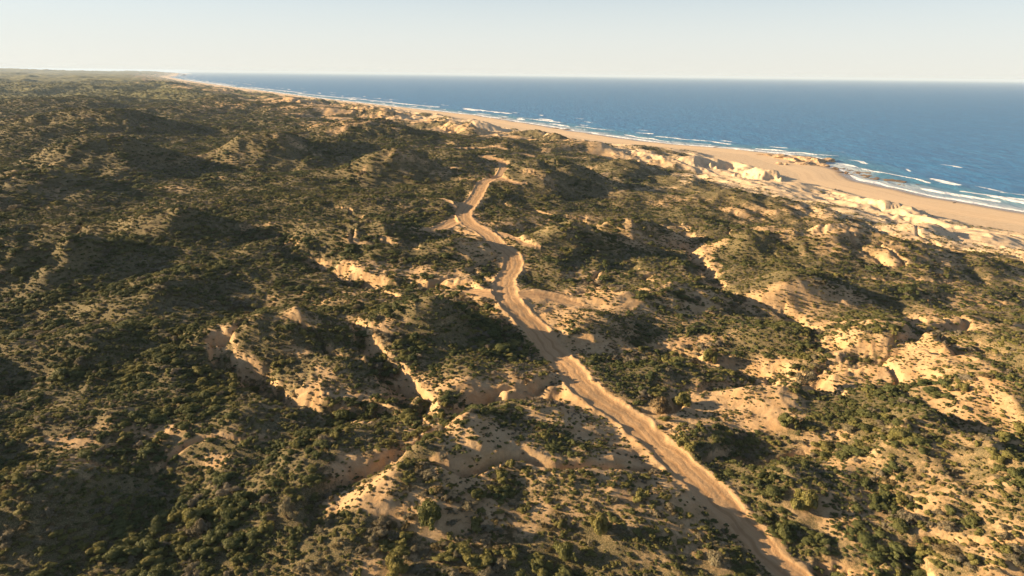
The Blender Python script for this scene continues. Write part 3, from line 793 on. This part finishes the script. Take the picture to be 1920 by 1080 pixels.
# seedlings, tufts and low herbs: small plants on the open sand
def tufts():
    out = []
    for (r0, r1, step, sd) in ((24, 150, .52, 11), (150, 330, 1.0, 12)):
        gx, gy = scatter(r0, r1, step, sd, 40)
        rs = np.random.RandomState(sd)
        br = lookup(BARE, gx, gy); tk = lookup(TRK, gx, gy); si = lookup(S_IN, gx, gy)
        pr = .12 + .75 * sstep(-.05, .35, fbm(gx, gy, 5.0, 2, 221)) * (1 - .8 * sstep(.6, 1, br))
        m = (rs.uniform(size=gx.size) < pr) & (tk < .02) & (si > dune_foot(uv(gx, gy)[0]))
        gx, gy = gx[m], gy[m]
        s = rs.uniform(.10, .32, gx.size) * (1 if r0 < 100 else 1.5)
        k_ = rs.uniform(size=gx.size); q = rs.randint(0, 100, gx.size)
        idx = np.where(k_ < .35, np.array(KI['olive'])[q % 3], np.where(k_ < .6, np.array(KI['brown'])[q % 2], np.where(k_ < .75, np.array(KI['grey'])[q % 2], np.array(KI['dark'])[q % 4])))
        out.append(np.column_stack([gx, gy, lookup(Z, gx, gy) - .03, rs.uniform(0, 6.28, gx.size), s * 1.2, s * 1.2, s * .8, idx]))
    return np.vstack(out)
TUFT = tufts()

def project(x, y, z):
    v = np.stack([x - CAM[0], y - CAM[1], z - CAM[2]], -1) @ RMn
    return CX + F * v[..., 0] / -v[..., 2], CY - F * v[..., 1] / -v[..., 2]

# landmark shrubs of the photograph: px, py of the foot, kind, width m, height m, label
MARKS = [
 (541, 972, 'grey', 3.0, 2.6, 'pale silvery grey shrub standing alone beside the lower end of the narrow gully'),
 (378, 1000, 'grey', 2.7, 2.3, 'silver grey shrub among dark bushes, left of the paler grey one by the gully'),
 (742, 1075, 'olive', 3.6, 2.8, 'large round bright green bush at the bottom edge, left of the photo centre'),
 (1330, 680, 'olive', 3.6, 2.8, 'tall round olive bush on the shaded bank right of the track'),
 (1474, 802, 'dark', 4.2, 2.4, 'wide dark green bush alone on the pale sand knoll right of the track'),
 (1280, 757, 'olive', 4.6, 2.4, 'bright green topped bush clump on bare sand right of the track bend'),
 (1240, 772, 'brown', 5.2, 2.4, 'broad brownish bush joined to the green topped clump right of the track'),
 (1292, 842, 'olive', 3.4, 1.9, 'olive bush at the right edge of the straight track stretch'),
 (1514, 722, 'grey', 4.2, 2.6, 'rounded pale grey green bush on the crest above the right hand gully'),
 (805, 980, 'dark', 4.4, 3.0, 'big dark bush on the sandy foreground slope below the gully mouth'),
 (1510, 955, 'olive', 4.6, 2.8, 'rounded olive bush on the shaded bank right of the lower track'),
 (1340, 1060, 'grey', 3.2, 2.2, 'pale grey twiggy bush left of the track at the bottom edge'),
 (1120, 1000, 'olive', 3.0, 2.4, 'olive grey bush in the dense scrub left of the lower track'),
 (1060, 1045, 'dark', 3.0, 2.2, 'dark green bush in the dense scrub at the bottom, left of the olive grey one'),
]
REF_R = {'dark': (1.3, 1.15), 'olive': (1.15, 1.0), 'grey': (1.08, 1.05), 'brown': (1.08, .75)}
ghx = lambda x, y: lookup(Z, x, y)
mk_rows = []; mk_lab = []
for i, (px, py, kd, w, h, lab) in enumerate(MARKS):
    x, y, t = hit(px, py, ghx)
    rR, rH = REF_R[kd]
    mk_rows.append((x, y, float(lookup(Z, np.array([x]), np.array([y]))[0]) - .1, i * 1.7, w / 2 / rR, w / 2 / rR, h / rH, KI[kd][i % len(KI[kd])]))
    mk_lab.append(lab)
MK = np.array(mk_rows)
# clear the space the landmark shrubs take
for r in MK:
    for nm in ('ALL', 'TUFT'):
        a = globals()[nm]
        globals()[nm] = a[np.hypot(a[:, 0] - r[0], a[:, 1] - r[1]) > 1.25 * r[4]]

# the shrubs that show largest are objects of their own
px, py = project(ALL[:, 0], ALL[:, 1], ALL[:, 2] + .5)
dist = np.sqrt(ALL[:, 0] ** 2 + ALL[:, 1] ** 2 + (ALL[:, 2] - 75) ** 2)
app = ALL[:, 4] / dist
app = np.where((px > 8) & (px < 1912) & (py > 0) & (py < 1078), app, 0)
order = np.argsort(-app)
NIND = 300 - len(MK)
ind = order[:NIND]; rest = np.setdiff1d(np.arange(len(ALL)), ind)
IND = ALL[ind]; REST = ALL[rest]
print('shrubs', len(ALL), 'tufts', len(TUFT))

PROTO = {}
def place_shrub(row, label, group):
    i = int(row[7]); kd = SPEC[i][0]
    nm = {'dark': 'green_shrub', 'olive': 'olive_shrub', 'grey': 'grey_shrub', 'brown': 'brown_shrub'}[kd]
    if i not in PROTO:
        r = bpy.data.objects.new(nm, None)
        f = bpy.data.objects.new('foliage', SPEC[i][1]); f.parent = r
        s_ = bpy.data.objects.new('branches', SPEC[i][2]); s_.parent = r
        PROTO[i] = r; kids = [f, s_]
    else:
        src = PROTO[i]; r = src.copy(); kids = []
        for ch in src.children:
            c = ch.copy(); c.parent = r; kids.append(c)
    for o in [r] + kids: COL.objects.link(o)
    r.location = row[:3]; r.rotation_euler = (0, 0, row[3]); r.scale = row[4:7]
    r['label'] = label; r['category'] = 'shrub'; r['group'] = group
    r.empty_display_size = .3
    return r

for r, l in zip(MK, mk_lab): place_shrub(r, l, 'larger shrubs that stand out in the scrub')

# labels: look, landmark zone, place in the zone
tr_main = TW[0]
ipx, ipy = project(IND[:, 0], IND[:, 1], IND[:, 2] + .5)
Dm, Sm, _, _ = line_dist(IND[:, 0], IND[:, 1], tr_main, 400.0)
ibare = lookup(BARE, IND[:, 0], IND[:, 1])
szr = IND[:, 4]
q1, q2 = np.quantile(szr, [.33, .75])
cname = {'dark': 'dark green', 'olive': 'olive green', 'grey': 'silvery grey', 'brown': 'dry brown'}
cells = {}
for i in range(len(IND)):
    kd = SPEC[int(IND[i, 7])][0]
    size = 'small' if szr[i] < q1 else ('large' if szr[i] > q2 else 'mid-sized')
    x_, y_ = ipx[i], ipy[i]
    if Dm[i] < 7: zone = 'beside the track on its %s edge' % ('left' if Sm[i] > 0 else 'right')
    elif Sm[i] < 0: zone = 'right of the track' if x_ < 1700 else 'near the right border'
    elif x_ < 330: zone = 'near the left border'
    elif x_ < 640: zone = 'left of the narrow gully'
    elif x_ < 960: zone = 'between gully and photo centre'
    else: zone = 'between photo centre and track'
    row = 'bottom' if y_ > 1010 else ('lower' if y_ > 920 else 'upper')
    cells.setdefault((size, kd, zone, row), []).append(i)
ORD = ['', 'second', 'third', 'fourth', 'fifth', 'sixth', 'seventh', 'eighth', 'ninth', 'tenth', 'eleventh', 'twelfth', 'thirteenth', 'fourteenth', 'fifteenth',
       'sixteenth', 'seventeenth', 'eighteenth', 'nineteenth', 'twentieth'] + ['%dth' % k for k in range(21, 90)]
for (size, kd, zone, row), ids in cells.items():
    ids.sort(key=lambda i: ipx[i])
    rowp = {'bottom': 'bottom row', 'lower': 'middle row', 'upper': 'top row'}[row]
    for k_, i in enumerate(ids):
        if len(ids) == 1: lab = '%s %s shrub %s, %s' % (size, cname[kd], zone, rowp)
        elif k_ == 0: lab = '%s %s shrub %s, leftmost, %s' % (size, cname[kd], zone, rowp)
        else: lab = '%s %s shrub %s, %s from left, %s' % (size, cname[kd], zone, ORD[k_], rowp)
        place_shrub(IND[i], lab, 'shrubs of the foreground scrub')

def stuff(name, rows, with_branches=True):
    lib = bpy.data.collections.new(name + '_kinds')
    for i, s in enumerate(SPEC):
        o = bpy.data.objects.new('%s_kind_%02d' % (name, i), s[1]); lib.objects.link(o)
    me = bpy.data.meshes.new(name)
    me.vertices.add(len(rows)); me.vertices.foreach_set('co', rows[:, :3].astype(np.float32).ravel())
    a = me.attributes.new('rot', 'FLOAT_VECTOR', 'POINT'); a.data.foreach_set('vector', np.column_stack([rows[:, 3] * 0, rows[:, 3] * 0, rows[:, 3]]).astype(np.float32).ravel())
    a = me.attributes.new('scl', 'FLOAT_VECTOR', 'POINT'); a.data.foreach_set('vector', rows[:, 4:7].astype(np.float32).ravel())
    a = me.attributes.new('which', 'INT', 'POINT'); a.data.foreach_set('value', rows[:, 7].astype(np.int32))
    o = bpy.data.objects.new(name, me); COL.objects.link(o); o['kind'] = 'stuff'
    ng = bpy.data.node_groups.new(name, 'GeometryNodeTree')
    ng.interface.new_socket('Geometry', in_out='INPUT', socket_type='NodeSocketGeometry')
    ng.interface.new_socket('Geometry', in_out='OUTPUT', socket_type='NodeSocketGeometry')
    gi = ng.nodes.new('NodeGroupInput'); go = ng.nodes.new('NodeGroupOutput')
    ci = ng.nodes.new('GeometryNodeCollectionInfo'); ci.inputs['Collection'].default_value = lib
    ci.inputs['Separate Children'].default_value = True; ci.inputs['Reset Children'].default_value = True
    ip = ng.nodes.new('GeometryNodeInstanceOnPoints'); ip.inputs['Pick Instance'].default_value = True
    def na(nm, dt):
        n = ng.nodes.new('GeometryNodeInputNamedAttribute'); n.data_type = dt; n.inputs['Name'].default_value = nm; return n.outputs['Attribute']
    L = ng.links.new
    L(gi.outputs[0], ip.inputs['Points']); L(ci.outputs[0], ip.inputs['Instance'])
    L(na('which', 'INT'), ip.inputs['Instance Index'])
    e = ng.nodes.new('FunctionNodeEulerToRotation'); L(na('rot', 'FLOAT_VECTOR'), e.inputs[0]); L(e.outputs[0], ip.inputs['Rotation'])
    L(na('scl', 'FLOAT_VECTOR'), ip.inputs['Scale'])
    L(ip.outputs[0], go.inputs[0])
    md = o.modifiers.new('scatter', 'NODES'); md.node_group = ng
    return o
o = stuff('scrub', REST); o['label'] = 'dense low coastal scrub covering the hills behind the nearest shrubs'
o = stuff('herbs', TUFT); o['label'] = 'small tufts and seedlings dotted over the bare sand'

# ------------------------------------------------------------------ rocks, driftwood, pole
rm_, nt, b = new_mat('coast_rock')
c = mix(nt, ramp(nt, tex(nt, .8, 6, .7), .35, .65), (.30, .20, .115), (.50, .37, .23))
c = mix(nt, ramp(nt, tex(nt, 3.0, 4, .7), .55, .7), c, (.16, .11, .07))
nt.links.new(c, b.inputs['Base Color'])
wr_, nt, b = new_mat('wet_rock')
c = mix(nt, ramp(nt, tex(nt, 1.2, 6, .7), .35, .65), (.13, .085, .045), (.27, .17, .08))
nt.links.new(c, b.inputs['Base Color']); b.inputs['Roughness'].default_value = .55
def rock_mesh(name, seed, mat, flat):
    rs = np.random.RandomState(seed)
    import bmesh
    bm = bmesh.new(); bmesh.ops.create_icosphere(bm, subdivisions=4, radius=1.0)
    co = np.array([v.co[:] for v in bm.verts])
    cuts = rs.normal(size=(9, 3)); cuts /= np.linalg.norm(cuts, axis=1)[:, None]
    for cdir in cuts:                                   # planes that split off flat faces
        lim = rs.uniform(.55, .85); dd_ = co @ cdir
        co = co - np.outer(np.maximum(dd_ - lim, 0), cdir)
    o1 = rs.uniform(0, 50)
    n1 = fbm(co[:, 0] + co[:, 2] * 1.7 + o1, co[:, 1] - co[:, 2] * 1.3 + o1, .8, 4, seed)
    co = co * (1 + .20 * n1)[:, None]
    co[:, 2] = np.where(co[:, 2] > 0, co[:, 2], co[:, 2] * .5) * flat
    co[:, 2] += .05 * np.round(co[:, 2] * 6) / 6        # bedding steps
    for v, p in zip(bm.verts, co): v.co = p
    me = bpy.data.meshes.new(name); bm.to_mesh(me); bm.free(); me.materials.append(mat); return me
RK = [rock_mesh('outcrop_rock', 300 + i, rm_, .8) for i in range(4)]
WK = [rock_mesh('reef_rock', 320 + i, wr_, .5) for i in range(4)]
def put_rock(name, me, px, py, z, r, hz, rot, label, group, rr=1.4):
    x, y, t = at_z(px, py, z)
    g = float(lookup(Z, np.array([x]), np.array([y]))[0])
    o = bpy.data.objects.new(name, me); COL.objects.link(o)
    o.location = (x, y, max(g, -.3)); o.rotation_euler = (0, 0, rot); o.scale = (r * rr, r, hz)
    o['label'] = label; o['category'] = 'rock'; o['group'] = group
OUT = [  # headland of eroded rock at the water's edge
 (1547, 300, 6.0, 3.0, 'dark tipped seaward rock at the very point of the headland'),
 (1528, 303, 7.0, 3.6, 'largest pale tan rock of the headland, just behind its point'),
 (1508, 300, 7.0, 3.2, 'tan rock in the middle of the headland'),
 (1512, 308, 5.5, 2.4, 'low tan rock at the beach foot of the headland'),
 (1489, 300, 6.5, 2.4, 'landward tan rock where the headland rises from sand'),
 (1466, 297, 6.0, 1.6, 'low half buried rock on the sand landward of the headland'),
 (1541, 309, 3.4, 1.5, 'small broken rock in the foam below the headland point'),
 (1480, 306, 3.0, 1.2, 'small detached rock on the sand below the headland'),
 (1459, 310, 2.2, 1.5, 'small dark boulder alone on the beach, farthest from the headland'),
 (1472, 311, 1.8, 1.0, 'tiny boulder on the beach beside a bigger dark one'),
 (1438, 292, 5.0, 1.0, 'flat sand covered rock at the start of the headland'),
]
for i, (px_, py_, r_, h_, lab) in enumerate(OUT):
    put_rock('headland_rock', RK[i % 4], px_, py_, 1.0, r_ * 1.45, h_ * 1.6, .4 + i * .9, lab, 'rocks of the headland')
rs = np.random.RandomState(5)
def reef_label(f, inner):
    k = int(f * 8)
    k = min(k, 7); n = reef_n.get(k, 0); reef_n[k] = n + 1
    return ['nearest', 'second', 'third', 'fourth', 'fifth', 'sixth', 'seventh', 'eighth', 'ninth', 'tenth', 'eleventh', 'twelfth', 'thirteenth', 'fourteenth', 'fifteenth', 'sixteenth', 'seventeenth', 'eighteenth', 'nineteenth', 'twentieth'][min(n, 19)] + ' out from the land, ' + ['dark rock touching the foot of the headland', 'dark rock a few steps off the headland foot', 'low rock in the thin gap before the brown reef', 'scattered rock where the brown reef begins',
            'brown reef rock in the landward half of the reef', 'brown reef rock in the dense middle of the reef', 'brown reef rock in the seaward half of the reef', 'outer brown reef rock at the end facing the breakers'][min(k, 7)]
reef_n = {}
for i, f in enumerate(sorted(rs.uniform(0, 1, 95))):
    px_ = 1560 + f * 135 + rs.normal() * 3; py_ = 314 + f * 29 + rs.normal() * (2.2 + 2.0 * math.sin(f * 3.14))
    inner = .45 < f < 1.0
    put_rock('reef_rock', WK[i % 4], px_, py_, .2, rs.uniform(.9, 2.6) * (1.35 if inner else .8), rs.uniform(.5, 1.1), rs.uniform(0, 6.28),
             reef_label(f, inner), 'reef rocks in the shallows', 1.7)
for i, (px_, py_, r_, lab) in enumerate([(1062, 242, 7, 'low brown rock shelf at the water line far up the beach'), (1040, 240, 5, 'small rock left of the low shelf far up the beach'), (1358, 276, 6, 'dark flat rock at the water line left of the headland'),
                           (1345, 275, 4, 'small flat rock left of the dark flat one at the water line'), (940, 222, 8, 'brown rocks on the far beach below the dunes'), (1720, 346, 4, 'low rock awash right of the reef'), (1738, 350, 3, 'outermost small rock awash right of the reef')]):
    put_rock('shore_rock', WK[i % 4], px_, py_, .4, r_, 1.1, .6, lab, 'scattered rocks along the shore', 1.9)

def tube(name, pts, rad, mat, parent=None, sides=8):
    V = []; Fc = []
    for q, (p, r) in enumerate(zip(pts, rad)):
        p = Vector(p); a = Vector(pts[max(q - 1, 0)]); b_ = Vector(pts[min(q + 1, len(pts) - 1)])
        dr = (b_ - a).normalized(); s1 = dr.orthogonal().normalized(); s2 = dr.cross(s1)
        for c in range(sides):
            an = 2 * math.pi * c / sides
            V.append(tuple(p + (s1 * math.cos(an) + s2 * math.sin(an)) * r))
    for q in range(len(pts) - 1):
        for c in range(sides):
            Fc.append((q * sides + c, q * sides + (c + 1) % sides, (q + 1) * sides + (c + 1) % sides, (q + 1) * sides + c))
    Fc.append(tuple(range(sides))[::-1]); Fc.append(tuple((len(pts) - 1) * sides + c for c in range(sides)))
    me = bpy.data.meshes.new(name); me.from_pydata(V, [], Fc); me.materials.append(mat)
    o = bpy.data.objects.new(name, me); COL.objects.link(o); o.parent = parent
    return o
x, y, t = hit(918, 250, ghx)
g = float(lookup(Z, np.array([x]), np.array([y]))[0])
pole = bpy.data.objects.new('marker_pole', None); COL.objects.link(pole); pole.location = (x, y, g)
PK = 11.0 * t / F / 7.2
pole.scale = (PK, PK, PK)
pole['label'] = 'thin dark pole standing in front of the shaded pale dune'; pole['category'] = 'pole'
tube('shaft', [(0, 0, -.4), (0, 0, 3.5), (.03, 0, 7.2)], [.22, .18, .14], twig, pole)
tube('crossbar', [(-.9, 0, 6.7), (0, .04, 6.74), (.9, 0, 6.7)], [.10, .12, .10], twig, pole)
x, y, t = hit(1790, 381, ghx)
g = float(lookup(Z, np.array([x]), np.array([y]))[0])
dw = tube('driftwood', [(x - 1.3, y, g + .12), (x - .4, y + .2, g + .3), (x + .5, y + .1, g + .35), (x + 1.3, y + .5, g + .75)], [.16, .28, .24, .08], twig)
dw['label'] = 'dark piece of driftwood lying alone on the open beach'; dw['category'] = 'driftwood'

# ------------------------------------------------------------------ haze
def haze(dens):
    hm = bpy.data.materials.new('haze_air'); hm.use_nodes = True
    nt = hm.node_tree; nt.nodes.clear()
    out = nt.nodes.new('ShaderNodeOutputMaterial'); pv = nt.nodes.new('ShaderNodeVolumePrincipled')
    pv.inputs['Density'].default_value = dens; pv.inputs['Color'].default_value = (.60, .78, 1.0, 1)
    pv.inputs['Anisotropy'].default_value = 0.0
    nt.links.new(pv.outputs[0], out.inputs['Volume'])
    R, z0, z1 = 46000, -9.0, 108.0
    v = [(-R, -R, z0), (R, -R, z0), (R, R, z0), (-R, R, z0), (-R, -R, z1), (R, -R, z1), (R, R, z1), (-R, R, z1)]
    f = [(0, 3, 2, 1), (4, 5, 6, 7), (0, 1, 5, 4), (1, 2, 6, 5), (2, 3, 7, 6), (3, 0, 4, 7)]
    me = bpy.data.meshes.new('haze'); me.from_pydata(v, [], f); me.materials.append(hm)
    o = bpy.data.objects.new('haze', me); COL.objects.link(o); o['kind'] = 'stuff'
haze(5e-5)
